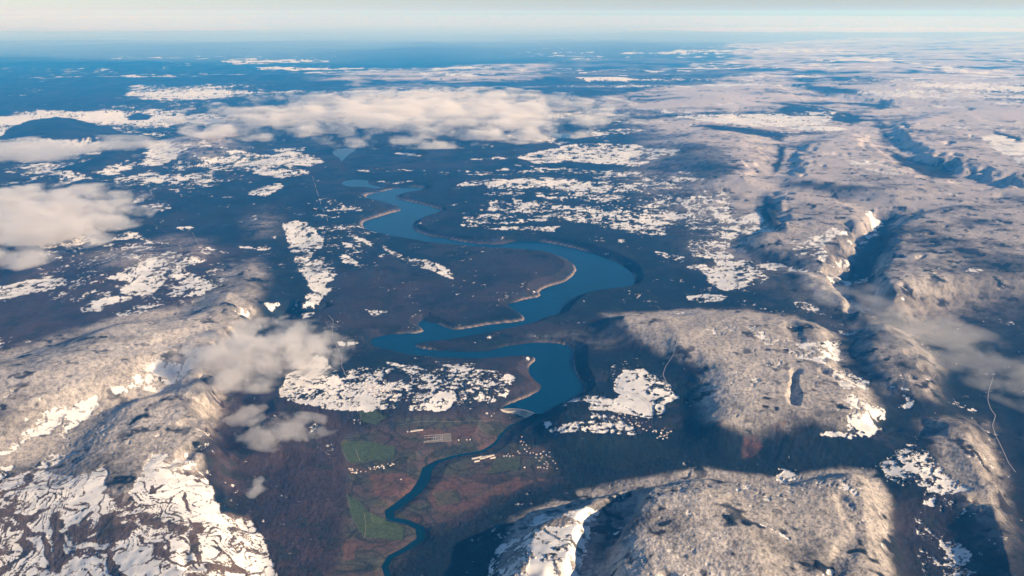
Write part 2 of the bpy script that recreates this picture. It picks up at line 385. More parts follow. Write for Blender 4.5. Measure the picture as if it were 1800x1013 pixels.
SNOW = [
 (.93,4,[(0,800),(30,780),(40,762),(72,742),(78,725),(105,715),(140,707),(170,693),(175,712),(150,735),(125,755),(122,775),(98,762),(60,770),(20,800),(0,812)]),
 (.93,4,[(195,680),(225,672),(232,650),(255,640),(272,628),(290,640),(320,632),(350,620),(372,612),(350,640),(325,660),(300,680),(285,690),(240,688),(200,692)]),
 (.9,3,[(-50,824),(20,822),(36,832),(20,845),(-50,855)]),(.85,3,[(40,836),(60,820),(90,802),(138,797),(112,812),(70,830)]),
 (.8,3,[(190,487),(215,475),(245,462),(285,448),(300,440),(315,445),(345,450),(370,460),(350,470),(325,480),(300,490),(285,505),(270,520),(210,517),(225,495)]),
 (.8,3,[(300,482),(340,478),(388,500),(360,518),(325,525),(298,522),(315,500)]),
 (.9,3,[(138,541),(190,523),(235,521),(240,528),(200,535),(185,546),(150,548)]),(.75,3,[(200,552),(235,537),(290,532),(295,540),(250,552),(215,560)]),
 (.88,3,[(-40,512),(0,505),(50,492),(110,488),(135,494),(95,508),(40,520),(-40,530)]),
 (.66,3,[(50,425),(100,405),(140,395),(200,395),(260,410),(250,418),(180,428),(140,445),(110,432),(60,428)]),
 (.85,2,[(315,397),(335,397),(345,402),(330,408),(318,405)]),
 (.65,3,[(340,316),(372,315),(403,328),(380,332),(345,325)]),(.8,3,[(150,302),(180,290),(215,286),(232,300),(200,310),(160,308)]),
 (.66,3,[(190,316),(260,300),(345,312),(320,325),(250,320),(200,322)]),
 (.97,3,[(243,290),(255,268),(270,254),(290,248),(310,252),(323,265),(310,282),(290,290),(262,293)]),
 (.82,3,[(340,292),(370,280),(400,262),(440,265),(480,272),(520,290),(545,305),(500,314),(440,304),(380,300)]),
 (.85,3,[(475,272),(520,265),(560,272),(570,285),(545,293),(510,290)]),(.93,2,[(437,338),(460,328),(495,322),(497,330),(470,345),(440,342)]),
 (.9,2,[(495,392),(530,388),(545,393),(560,412),(568,422),(566,438),(540,438),(512,436),(503,415)]),
 (.65,3,[(505,437),(540,438),(575,445),(592,470),(585,488),(560,500),(530,484),(512,455)]),
 (.76,2,[(535,486),(575,478),(584,492),(570,505),(578,512),(566,530),(552,543),(535,538),(545,510)]),(.85,2,[(533,552),(555,545),(552,558),(538,560)]),
 (.9,2,[(565,440),(595,447),(620,456),(636,470),(615,467),(600,462),(590,452)]),(.88,2,[(590,425),(610,428),(632,444),(646,450),(625,444),(608,432)]),
 (.85,2,[(607,405),(630,416),(655,430),(652,434),(625,422)]),
 (.84,2,[(665,431),(680,436),(710,451),(742,456),(780,468),(797,480),(802,494),(782,488),(755,476),(720,467),(690,452)]),
 (.9,2,[(415,432),(440,435),(478,437),(475,443),(450,441),(420,437)]),(.85,2,[(417,548),(430,542),(445,548),(442,556),(422,556)]),
 (.8,2,[(460,530),(490,530),(498,540),(475,545)]),(.66,2,[(575,370),(590,360),(610,357),(612,364),(640,362),(638,370),(600,370)]),
 (.85,2,[(645,547),(660,546),(685,548),(683,555),(660,556)]),(.85,2,[(600,598),(625,600),(640,603),(620,608),(602,607)]),
 (.95,3,[(490,688),(505,660),(540,640),(560,622),(578,635),(597,652),(607,672),(622,700),(640,722),(600,722),(560,715),(520,705),(495,700)]),
 (.8,3,[(606,674),(640,665),(680,670),(700,680),(740,690),(790,703),(805,711),(780,722),(740,722),(700,717),(670,720),(640,724),(618,700)]),
 (.68,3,[(595,655),(640,645),(700,650),(720,668),(690,675),(610,672)]),
 (.88,2,[(680,634),(720,640),(745,645),(762,655),(775,675),(755,677),(735,662),(700,648)]),
 (.82,2,[(775,641),(830,637),(855,640),(842,652),(846,673),(822,687),(792,682),(800,665),(815,655),(795,650)]),
 (.97,1.5,[(883,661),(893,656),(903,664),(898,675),(887,673)]),(.62,2,[(845,705),(865,700),(878,680),(872,672),(885,680),(880,698),(858,710)]),
 (.9,2,[(980,712),(1015,699),(1070,696),(1080,688),(1075,675),(1092,652),(1105,650),(1122,660),(1135,678),(1180,686),(1192,700),(1170,712),(1162,735),(1130,740),(1100,738),(1085,728),(1065,722),(1035,722),(1036,712)]),
 (.9,2,[(954,732),(962,740),(975,750),(1000,746),(1060,740),(1110,740),(1150,748),(1130,768),(1080,768),(1020,762),(975,768),(958,752),(950,742)]),
 (.72,3,[(805,378),(815,372),(850,378),(900,370),(920,358),(960,355),(1010,362),(1060,372),(1100,385),(1180,390),(1175,400),(1165,415),(1120,412),(1060,402),(1020,392),(980,390),(920,392),(880,395),(820,390)]),
 (.74,3,[(805,325),(830,315),(880,315),(960,312),(1010,315),(1100,322),(1130,328),(1080,335),(1000,338),(950,335),(880,330),(830,328)]),
 (.55,3,[(880,340),(950,342),(1000,350),(990,356),(900,348)]),(.5,3,[(800,388),(880,398),(980,398),(970,408),(880,404),(810,400)]),
 (.8,3,[(900,275),(960,262),(1000,255),(1060,252),(1120,255),(1200,262),(1195,272),(1150,280),(1120,295),(1080,290),(1000,285),(950,290)]),
 (.65,2,[(830,302),(880,300),(880,308),(840,308)]),(.7,2,[(810,280),(880,275),(890,280),(850,283)]),(.75,2,[(682,270),(725,266),(747,275),(730,276),(700,273)]),
 (.75,2,[(890,235),(940,230),(960,240),(1000,250),(980,255),(930,248),(895,243)]),(.75,2,[(1030,230),(1090,225),(1150,228),(1100,235),(1040,240)]),
 (.85,2,[(1080,418),(1100,420),(1100,428),(1085,425)]),(.85,2,[(1145,440),(1165,444),(1205,453),(1200,463),(1170,455),(1150,448)]),
 (.7,3,[(1207,438),(1213,420),(1282,425),(1282,440),(1295,455),(1360,462),(1430,470),(1450,480),(1440,490),(1380,475),(1345,477),(1350,498),(1300,510),(1280,515),(1250,500),(1240,485),(1205,470),(1230,465),(1260,470),(1250,455),(1215,452)]),
 (.85,2,[(1205,522),(1240,518),(1280,522),(1275,530),(1240,535),(1210,530)]),
 (.8,3,[(1295,390),(1320,378),(1342,370),(1345,390),(1378,400),(1345,408),(1300,415),(1285,420),(1265,418),(1290,405)]),
 (.5,4,[(1110,350),(1180,345),(1280,350),(1300,390),(1200,402),(1120,397)]),
 (.62,4,[(1430,415),(1470,400),(1490,412),(1450,430),(1460,450),(1500,455),(1490,472),(1460,475),(1440,455)]),
 (.85,3,[(1515,370),(1530,375),(1555,392),(1545,410),(1520,430),(1500,425),(1530,400),(1525,385)]),
 (.72,3,[(1300,570),(1325,572),(1345,590),(1390,600),(1440,608),(1470,590),(1482,620),(1478,640),(1440,630),(1400,622),(1350,605),(1315,590)]),
 (.72,3,[(1460,640),(1490,650),(1530,672),(1525,690),(1480,685),(1465,665)]),
 (.88,3,[(1430,770),(1488,764),(1495,740),(1498,722),(1478,702),(1500,692),(1555,720),(1560,735),(1535,745),(1556,753),(1530,770),(1490,776),(1430,777)]),
 (.78,3,[(1533,821),(1567,800),(1567,786),(1610,780),(1640,803),(1663,833),(1710,866),(1690,872),(1650,874),(1640,895),(1622,890),(1620,865),(1580,860),(1560,840)]),
 (.66,3,[(1605,905),(1625,918),(1650,950),(1690,955),(1740,1013),(1760,1060),(1640,1060),(1615,970)]),
 (.93,2,[(1368,838),(1385,828),(1415,838),(1410,845),(1380,853),(1370,850)]),(.95,1.5,[(1338,924),(1346,926),(1404,949),(1395,955)]),
 (.95,2,[(1435,1013),(1465,998),(1470,980),(1474,1000),(1462,1050),(1420,1050)]),
 (.92,2,[(928,918),(960,905),(1030,893),(1055,897),(1047,915),(1010,922),(940,928)]),
 (.9,3,[(855,1015),(868,975),(898,948),(940,933),(1000,928),(1038,930),(1038,960),(1028,1013),(1020,1070),(855,1070)]),
 (1,3,[(1725,240),(1745,235),(1800,250),(1860,262),(1860,295),(1790,285),(1750,265)]),
 (.66,4,[(1180,205),(1300,200),(1480,206),(1440,221),(1340,224),(1260,217)]),(.5,4,[(1150,186),(1300,178),(1500,190),(1480,204),(1200,200)]),
 (.85,2,[(980,98),(1060,98),(1060,104),(990,106)]),(.85,2,[(1083,90),(1120,88),(1117,95),(1085,94)]),(.8,2,[(1000,135),(1110,132),(1100,143),(1030,145)]),
 (.95,2,[(385,106),(450,101),(520,100),(590,102),(580,109),(470,113),(400,112)]),(.55,3,[(430,118),(520,116),(610,119),(690,120),(700,128),(620,132),(500,128)]),
 (.62,3,[(130,205),(200,185),(300,190),(380,200),(395,212),(330,225),(300,240),(220,240),(180,215)]),(.5,3,[(0,195),(60,190),(130,195),(140,205),(60,208)]),
 (.93,2,[(-40,210),(0,205),(40,203),(62,208),(30,220),(8,238),(-40,245)]),(.55,3,[(-40,248),(100,241),(210,248),(190,262),(100,275),(-40,268)]),
 (.42,3,[(160,165),(240,155),(300,150),(320,170),(250,180),(170,180)]),(.6,3,[(720,130),(760,118),(850,116),(930,120),(960,128),(850,134),(740,138)]),
 (.5,3,[(1100,190),(1130,180),(1200,185),(1180,200)]),(.6,2,[(1530,160),(1600,155),(1750,160),(1740,170),(1600,168)]),
 (.85,2,[(1583,690),(1607,703),(1605,715),(1585,722),(1575,716),(1592,708),(1585,698)]),(.85,1.5,[(1563,681),(1605,686),(1602,689),(1565,685)]),
 (.85,1.5,[(1665,705),(1697,712),(1692,716),(1670,710)]),(.9,1.5,[(1701,720),(1712,717),(1718,722),(1706,723)]),
 (.8,2,[(1395,530),(1420,532),(1445,542),(1430,546),(1400,540)]),(.66,2,[(1440,478),(1490,492),(1510,515),(1485,508),(1450,492)]),
 (.5,3,[(1470,270),(1510,275),(1600,300),(1590,315),(1530,300),(1480,290)]),(.6,3,[(1375,225),(1440,220),(1500,226),(1440,232)]),
 (.56,6,[(1150,80),(1500,68),(1850,66),(1850,190),(1600,175),(1500,165),(1400,140),(1200,120)]),
 (.52,3,[(1225,150),(1320,140),(1400,150),(1350,160),(1260,160)]),
 (.38,10,[(0,140),(200,120),(420,140),(420,330),(250,340),(0,330)]),(.7,2,[(205,150),(260,146),(300,150),(250,156)]),(.6,2,[(60,165),(120,160),(150,168),(80,172)]),
 (.55,3,[(20,290),(90,285),(140,295),(160,320),(60,318),(0,300)]),(.5,3,[(230,345),(290,352),(310,365),(260,372),(225,360)]),(.6,2,[(255,360),(290,362),(285,372),(262,370)]),
 (.55,2,[(460,262),(540,258),(560,262),(500,268)]),(.45,4,[(960,340),(1100,335),(1150,345),(1000,352)]),(.5,3,[(890,290),(960,295),(1120,300),(960,300)]),
 (.5,2,[(600,300),(700,296),(760,300),(660,304)]),(.6,2,[(650,318),(700,315),(745,318),(690,322)]),(.5,2,[(560,395),(600,400),(590,408),(562,404)]),
 (.75,2,[(445,378),(452,376),(455,384),(448,386)]),(.6,2,[(862,300),(890,296),(900,300),(880,304)]),(.45,3,[(1190,398),(1290,400),(1280,418),(1200,415)]),
 (.58,4,[(610,655),(700,640),(760,648),(880,650),(905,668),(890,702),(800,714),(700,716),(620,705)]),(.75,2,[(1038,724),(1090,735),(1150,742),(1140,752),(1040,742)]),
 (.8,2,[(985,712),(1010,700),(1060,697),(1075,704),(1040,712)]),(.6,3,[(1090,655),(1130,650),(1165,672),(1190,690),(1150,690)]),
 (.55,3,[(1350,600),(1440,600),(1470,625),(1450,640),(1390,625)]),(.52,4,[(1380,420),(1440,415),(1440,450),(1400,452)]),(.5,3,[(1225,575),(1290,570),(1300,585),(1240,590)]),
 (.6,2,[(1318,668),(1330,665),(1332,680),(1320,685)]),(.55,3,[(1620,600),(1690,625),(1760,660),(1700,650),(1640,625)]),
 (.40,8,[(800,300),(1000,295),(1220,300),(1300,350),(1220,400),(1000,385),(830,375),(860,345)]),(.3,8,[(60,400),(200,400),(400,440),(420,520),(250,560),(60,520)]),(.3,8,[(560,340),(640,360),(640,400),(700,440),(640,480),(560,440)]),
]
cov = np.full(X.shape, -0.02, np.float32)
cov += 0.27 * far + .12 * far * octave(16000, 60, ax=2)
paint(cov, SNOW)
CURL = [(1,3,[(-200,850),(0,850),(30,832),(75,827),(130,838),(165,828),(178,820),(190,830),(187,852),(215,872),(232,862),(240,838),(262,802),(300,803),(330,800),
  (345,822),(368,848),(377,880),(388,905),(435,912),(450,935),(475,985),(495,1020),(520,1100),(-200,1100)])]
DARKS = [
 (-.4,2,[(6,239),(45,213),(100,206),(140,209),(160,222),(200,226),(210,240),(130,245),(60,243)]),(-.4,2,[(95,300),(150,285),(200,262),(255,238),(268,246),(240,275),(150,306)]),
 (-.4,2,[(298,222),(320,215),(350,218),(355,227),(320,232)]),(-.4,2,[(600,90),(640,76),(700,72),(780,74),(860,80),(900,92),(860,112),(760,110),(660,106)]),
 (-.4,2,[(185,113),(220,106),(270,107),(300,113),(250,122),(195,121)]),(-.3,3,[(60,170),(110,148),(180,140),(220,148),(215,170),(120,182)]),(-.4,2,[(225,205),(245,200),(275,203),(265,210),(235,211)]),
 (0,1.5,[(985,722),(1000,716),(1034,716),(1036,728),(1010,733),(982,735)]),(.1,2,[(0,866),(40,845),(75,824),(84,830),(50,855),(0,882)]),
 (.1,2,[(1060,700),(1078,690),(1090,694),(1080,706)]),(.2,2,[(1090,728),(1120,732),(1175,745),(1180,768),(1130,762),(1095,745)]),
]
paint(cov, DARKS, 'set')
curl = paint(np.zeros(X.shape, np.float32), CURL)

FROST = [
 (.85,8,[(60,828),(130,795),(250,822),(262,800),(345,795),(358,835),(330,850),(300,845),(240,850),(215,885),(190,862),(130,848),(75,845)]),
 (1,10,[(868,1100),(878,1000),(905,915),(1000,872),(1090,852),(1240,828),(1370,845),(1480,825),(1530,832),(1560,870),(1580,1100)]),
 (1,14,[(1060,552),(1250,545),(1400,556),(1480,595),(1500,660),(1540,720),(1480,762),(1400,755),(1320,765),(1250,745),(1228,700),(1240,650),(1160,618),(1100,582)]),
 (.6,14,[(1500,570),(1600,580),(1650,640),(1640,700),(1560,690),(1500,640)]),
 (.5,14,[(1615,740),(1740,745),(1765,830),(1780,1100),(1740,1013),(1720,920),(1660,830)]),
 (.9,16,[(1150,222),(1180,240),(1160,290),(1190,330),(1240,370),(1300,385),(1340,405),(1300,440),(1440,475),(1500,460),(1560,390),(1545,470),(1530,540),(1580,520),(1700,480),(2000,460),(2000,62),(1500,66),(1300,76),(1250,110),(1100,125),(1050,180),(1130,190)]),
 (1,16,[(-200,630),(0,620),(100,590),(200,560),(300,545),(385,512),(440,530),(455,560),(400,640),(380,740),(335,790),(250,832),(180,825),(130,800),(60,820),(-200,870)]),
 (.95,6,[(1395,472),(1440,480),(1500,512),(1545,562),(1500,552),(1440,520)]),
 (.42,10,[(385,505),(385,480),(410,458),(455,455),(474,490),(450,540),(420,530)]),
 (.35,16,[(160,450),(300,415),(360,420),(370,450),(300,475),(180,470)]),(.35,12,[(270,250),(340,235),(410,235),(420,262),(370,285),(320,280)]),
 (.3,12,[(435,380),(470,362),(490,380),(490,415),(450,420)]),(.25,14,[(930,590),(1050,570),(1120,590),(1050,615),(960,610)]),
 (.3,16,[(1130,300),(1300,290),(1300,360),(1150,350)]),(.5,10,[(560,130),(700,122),(960,110),(960,140),(800,150),(600,150)]),
]
frost = paint(np.zeros(X.shape, np.float32), FROST)
UNFROST = [
 (.85,8,[(60,828),(130,795),(250,822),(262,800),(345,795),(358,835),(330,850),(300,845),(240,850),(215,885),(190,862),(130,848),(75,845)]),
 (0,3,[(1205,218),(1340,227),(1388,234),(1375,250),(1345,240),(1250,228)]),(0,3,[(1375,182),(1440,186),(1520,210),(1500,218),(1430,208),(1380,196)]),
 (0,2,[(1368,256),(1382,262),(1370,300),(1357,307)]),(0,3,[(1533,203),(1556,220),(1570,250),(1562,258),(1545,235)]),
 (0,3,[(1520,186),(1545,176),(1562,180),(1585,190),(1550,192)]),(0,3,[(1560,262),(1600,280),(1650,292),(1680,312),(1630,312),(1580,290)]),
 (.15,10,[(1195,255),(1280,262),(1300,295),(1270,318),(1190,312),(1150,290)]),(.1,6,[(1330,316),(1450,323),(1580,332),(1480,342),(1400,330)]),
 (0,3,[(1345,345),(1362,345),(1378,392),(1365,400),(1340,380)]),(0,4,[(1530,408),(1552,383),(1566,390),(1562,430),(1540,470),(1534,500),(1545,535),(1500,530),(1482,490),(1500,455),(1518,430)]),
 (.1,8,[(1000,100),(1250,104),(1380,120),(1330,128),(1250,150),(1100,160),(1000,160)]),(0,3,[(1400,150),(1500,156),(1540,168),(1440,165)]),
 (.2,8,[(1660,380),(1760,390),(1700,400)]),(.25,8,[(1680,440),(1800,450),(1850,480),(1720,480)]),(0,2,[(1690,186),(1715,190),(1708,197)]),(0,2,[(1740,228),(1800,245),(1800,256),(1760,244)]),
 (.1,4,[(1300,432),(1340,440),(1400,470),(1360,466),(1320,455)]),
]
paint(frost, UNFROST, 'set')
BROWN = [
 (1,20,[(375,700),(420,660),(560,720),(640,760),(640,1100),(520,1100),(440,920),(370,840)]),
 (.45,20,[(580,470),(700,480),(800,470),(900,455),(1000,470),(990,500),(900,535),(800,570),(740,560),(650,590),(560,580),(560,520)]),
 (1,20,[(-100,540),(100,450),(330,410),(400,440),(380,520),(250,560),(0,620),(-100,640)]),
 (.6,10,[(735,608),(900,595),(1000,600),(900,620)]),(.8,16,[(850,630),(930,635),(950,680),(880,715),(820,710)]),
 (1,16,[(600,760),(740,725),(880,722),(905,745),(850,790),(970,830),(960,850),(820,915),(740,950),(690,1010),(700,1100),(560,1100),(600,900)]),
 (.45,20,[(1550,900),(1700,740),(1780,800),(1800,1050),(1580,1050)]),(.4,20,[(930,575),(1060,555),(1150,600),(1050,620),(960,612)]),
 (.35,20,[(440,360),(500,350),(500,420),(440,420)]),
]
brown = paint(np.zeros(X.shape, np.float32), BROWN)
CONIFER_SHADE = [(1,12,[(1010,500),(1200,470),(1300,540),(1060,545),(1060,600),(1180,630),(1225,690),(1215,745),(1320,790),(1420,760),(1520,780),(1480,820),(1380,842),(1240,822),(1100,845),(1000,860),(960,800),(975,770),(1200,770),(1190,680),(1100,650),(1030,660)]),
 (1,12,[(700,1013),(745,950),(860,895),(1000,850),(1090,848),(900,905),(860,1060),(700,1060)]),(.9,20,[(1500,500),(1560,560),(1700,560),(1800,560),(1900,1000),(1800,900),(1750,740),(1600,740),(1620,800),(1560,780),(1560,700),(1640,700),(1660,640),(1600,570),(1480,570)]),
 (.8,14,[(640,300),(1100,290),(1180,420),(1150,480),(1050,440),(900,415),(740,400),(800,370),(700,320)]),(.8,14,[(320,320),(560,320),(620,420),(660,450),(620,560),(480,560),(470,440),(330,400)]),
 (.8,8,[(1620,880),(1700,880),(1760,1060),(1660,1060)])]
conifer_shade = paint(np.zeros(X.shape, np.float32), CONIFER_SHADE)  # dark conifer woods, plus hill shade in the valleys painted into the forest colour
VALLEY = [(1,8,[(608,768),(700,735),(880,735),(905,750),(880,780),(960,790),(985,830),(962,850),(900,862),(840,895),(745,940),(735,965),(690,1000),(700,1060),(560,1060),(590,1000),(600,960),(612,880)])]
valley = paint(np.zeros(X.shape, np.float32), VALLEY)
GREEN = [(1,1.5,[(605,777),(640,775),(695,785),(690,808),(650,812),(620,818),(607,815)]),(1,1.5,[(609,872),(632,884),(650,903),(695,922),(712,933),(702,950),(638,952),(626,930),(612,900)]),
 (.8,2,[(630,722),(655,718),(682,733),(662,745),(636,738)]),(.6,2,[(866,806),(915,804),(914,830),(850,836),(868,815)]),(.12,3,[(960,775),(1150,775),(1190,800),(1100,830),(1000,810)]),
 (.5,2,[(760,868),(800,862),(810,885),(770,892)]),(.55,2,[(395,282),(430,274),(470,278),(480,290),(430,294)])]
green = paint(np.zeros(X.shape, np.float32), GREEN)
REDF = [(1,3,[(645,838),(700,835),(738,850),(715,875),(682,893),(655,870)]),(1,3,[(765,855),(800,838),(880,838),(960,846),(920,858),(860,888),(810,905),(760,900),(752,880)]),
 (.8,2,[(700,760),(780,752),(830,745),(850,760),(800,780),(740,775)]),(.9,2,[(1302,790),(1310,776),(1330,775),(1342,790),(1322,812),(1308,815)]),(.8,2,[(1350,755),(1362,745),(1382,746),(1378,756),(1358,764)]),
 (.9,2,[(835,788),(860,775),(870,770),(858,788),(840,798)]),(.9,2,[(600,960),(625,958),(620,985),(600,985)]),(.9,2,[(700,905),(715,895),(740,915),(735,925),(718,915)])]
redf = paint(np.zeros(X.shape, np.float32), REDF)

# field and forest pattern
n = (.30 * octave(1500, 51) + .34 * octave(640, 52) + .34 * octave(300, 53) + .36 * octave(150, 54) + .34 * octave(75, 55) + .28 * octave(38, 56))
n = n * (1 - .3 * far) + far * (.55 * octave(3300, 57, ax=2.5) + .6 * octave(8000, 58, ax=3))
hx = X + 60 * octave(310, 161) + 20 * octave(110, 162); hy = Y + 60 * octave(330, 163) + 20 * octave(120, 164)
score = np.where(cov < .5, 2.1, 1.25) * (cov - 0.5) + 1.9 * n
score -= 1.0 * np.clip(1 - np.abs(octave(520, 165, X_=hx, Y_=hy)) / .055, 0, 1) + .9 * np.clip(1 - np.abs(octave(230, 166, X_=hx, Y_=hy, ax=1.4)) / .07, 0, 1) * sstep(.5 + 2 * octave(1300, 167))
score = np.where(cov > .95, np.maximum(score, .38 + 1.0 * n), score)
# foreground slope: terraces of snow with winding hedge lines between them
cx = X + 120 * octave(420, 61) + 45 * octave(160, 62)
cy = Y + 120 * octave(430, 63) + 45 * octave(170, 64)
l1 = np.abs(octave(520, 65, X_=cx, Y_=cy)); l2 = np.abs(octave(230, 66, X_=cx, Y_=cy, ax=.8, ay=1.4)); l3 = np.abs(octave(110, 67, X_=cx, Y_=cy, ax=.7, ay=1.6))
busy = sstep(.5 + 1.6 * octave(900, 68))
patch = octave(600, 69) + .6 * octave(260, 70) + .45 * octave(110, 71)
fl = octave(1700, 68, X_=cx, Y_=cy) + .45 * octave(620, 69) + .16 * octave(240, 70)
st = np.abs((fl * 5.5) % 1.0 - .5); st2 = np.abs((fl * 15 + .3) % 1.0 - .5)
cs = np.minimum(np.minimum((st - .035) * 9, (l2 - .02 * busy) * 8), np.where(busy > .6, (st2 - .09 * busy) * 5, .7))
cs = np.minimum(cs, (.60 - patch) * 2.2)
HEDGES = [  # wooded bands and hedges across the foreground snow slope: line, half width in metres
 ([(0,914),(27,922),(53,930),(67,948),(76,977),(82,1013)], 26),([(53,930),(48,950),(40,966),(15,992),(9,1020)], 22),([(0,872),(40,850),(75,828)], 34),
 ([(95,905),(102,930),(104,950),(98,975),(110,1000)], 60),([(28,898),(50,905),(80,895)], 40),([(146,905),(142,925),(146,948),(170,958),(195,955)], 16),
 ([(175,915),(190,905),(185,925),(165,940)], 70),([(195,868),(210,878),(222,885)], 60),([(262,905),(278,912),(272,922)], 60),([(298,915),(310,925),(315,940)], 45),
 ([(338,925),(345,945),(352,972)], 50),([(268,968),(285,975)], 40),([(185,930),(192,948),(215,945),(228,928)], 22),([(0,940),(30,932),(45,935)], 14),
 ([(120,975),(140,985),(165,980),(190,985),(215,975)], 16),([(190,985),(205,1000),(225,1013)], 26),([(90,985),(95,1013)], 50),([(370,995),(395,1005),(420,1008)], 40),
 ([(240,880),(245,895),(262,880),(280,885),(300,890)], 12),([(255,850),(270,860),(275,845)], 30),([(320,870),(325,890),(335,900)], 26),([(285,975),(300,990),(330,985),(380,990)], 10),
 ([(60,880),(80,872),(85,860),(80,845)], 14),([(110,890),(130,895),(140,900)], 12),([(235,940),(240,960),(255,965)], 12),([(275,945),(285,940),(305,942)], 14),
]
band = np.full(X.shape, 9.0, np.float32)
for line, hw in HEDGES:
    P = on_ground(line)[:, :2]
    for (ax, ay), (bx, by) in zip(P[:-1], P[1:]):
        m = (X > min(ax, bx) - 300) & (X < max(ax, bx) + 300) & (Y > min(ay, by) - 300) & (Y < max(ay, by) + 300)
        ex, ey = bx - ax, by - ay
        wx, wy = cx[m] - 0 - ax, cy[m] - ay
        t = np.clip((wx * ex + wy * ey) / (ex * ex + ey * ey), 0, 1)
        band[m] = np.minimum(band[m], np.hypot(wx - ex * t, wy - ey * t) / hw)
cs = np.minimum(cs, (band - 1) * 1.5 + .8 * n)
cs = np.minimum(cs, .7) + .55 * n
score = score * (1 - curl) + cs * curl
score = np.where(cov < .9, score, np.minimum(score, .9))
# nothing snowy down in the warm valley or on steep lake banks
score = score - 1.3 * valley * (cov < .3) - .9 * (green > .3) * (cov < .5)
score = np.where((e < 60) & (cov < .5), score - .8, score)
score = np.clip(score, -1, 1).astype(np.float32)

# bare-ground and forest colours (albedo)
def mixc(C, col, k):
    return C + (np.array(col, np.float32) - C) * k[..., None]
m1 = .5 + .5 * octave(900, 81) + .3 * octave(300, 82)
m2 = .5 + .6 * octave(130, 83) + .4 * octave(50, 84)
m3 = octave(60, 85) + .7 * octave(30, 86) 
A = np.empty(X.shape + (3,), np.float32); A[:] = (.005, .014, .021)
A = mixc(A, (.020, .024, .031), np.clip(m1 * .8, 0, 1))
bare = sstep(3 * (octave(1900, 181) * .6 + octave(700, 182) * .6 + octave(260, 183) * .4 + octave(90, 184) * .3) + .3)
A = mixc(A, (.036, .033, .040), bare * .85 * (1 - .9 * conifer_shade))
A = mixc(A, (.13, .095, .08), curl * .9)
A = mixc(A, (.066, .046, .046), np.clip(brown * (.35 + .7 * m1 + .3 * (m2 - .5)), 0, 1))
fk = np.clip(frost * 1.05 + (.35 * octave(420, 87) - .9 * sstep(3.5 * (octave(300, 187, ax=1.3) + .5 * octave(100, 188)) - 1.25) + .7 * octave(1300, 88, ax=1.5) + far * 1.5 * octave(5200, 89, ax=1.8) + .9 * far * octave(1700, 189) + .35 * octave(160, 90)) * (frost > .02) * np.minimum(1, frost * 2), 0, 1)
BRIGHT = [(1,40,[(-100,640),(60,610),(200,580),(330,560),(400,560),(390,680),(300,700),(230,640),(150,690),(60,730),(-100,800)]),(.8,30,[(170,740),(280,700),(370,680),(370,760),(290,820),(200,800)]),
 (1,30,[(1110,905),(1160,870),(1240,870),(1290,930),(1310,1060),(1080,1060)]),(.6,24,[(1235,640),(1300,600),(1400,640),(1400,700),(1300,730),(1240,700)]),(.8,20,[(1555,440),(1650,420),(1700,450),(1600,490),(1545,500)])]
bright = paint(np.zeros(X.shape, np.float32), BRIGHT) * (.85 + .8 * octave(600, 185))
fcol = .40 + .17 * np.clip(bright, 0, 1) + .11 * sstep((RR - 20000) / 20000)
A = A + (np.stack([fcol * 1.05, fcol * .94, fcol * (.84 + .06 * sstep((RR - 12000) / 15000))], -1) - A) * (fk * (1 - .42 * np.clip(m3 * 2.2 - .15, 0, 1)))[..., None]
hedge = np.minimum(np.abs(octave(330, 91, ax=1.5)), np.abs(octave(210, 92)))
vcol = mixc(np.broadcast_to(np.array((.095, .066, .058), np.float32), A.shape).copy(), (.070, .075, .052), np.clip(.5 + 1.4 * octave(260, 93, ax=1.7), 0, 1))
vcol = mixc(vcol, (.03, .034, .03), np.clip((.09 - hedge) * 14 + .5 * np.clip(octave(420, 94) * 3, 0, 1), 0, 1))
A = A + (vcol - A) * (valley * .85)[..., None]
A = mixc(A, (.17, .088, .072), np.clip(redf * (.55 + .5 * octave(170, 95) + .3 * m3), 0, 1) * .8)
A = mixc(A, (.066, .092, .042), np.clip(green, 0, 1) * .95)
dark_patch = sstep((octave(340, 96) + .5 * octave(120, 97) - .32) * 5) * (1 - green) * (frost < .3)
A = mixc(A, (.022, .030, .028), dark_patch * .6)
rw_ = np.maximum(9, .42 * SPC)
rim = (e > -4) & (e < 22)
rimk = (.95 * np.exp(-((e - 8) / rw_) ** 2) * sstep(.5 + 1.5 * octave(900, 98))).astype(np.float32)
A = mixc(A, (.30, .24, .20), rimk)
score = np.where(rim, -1, score)
A = np.clip(A, .01, .9)

POND_DRY = np.ones(X.shape, np.float32)
for s_ in POND_S: POND_DRY *= (s_ < -30)
# trees stand above the snow fields
wood = sstep(.5 - score * 4) * (1 - np.clip(green * 2, 0, 1)) * (1 - valley * .6) * (e > 30) * sstep(e2 / 60) * POND_DRY
canopy = np.minimum(1, 30 / SPC)
H = H + wood * canopy * (12 - 9 * curl + 3.0 * octave(45, 14) + 3 * octave(26, 15) + 3 * octave(60, 16)) 

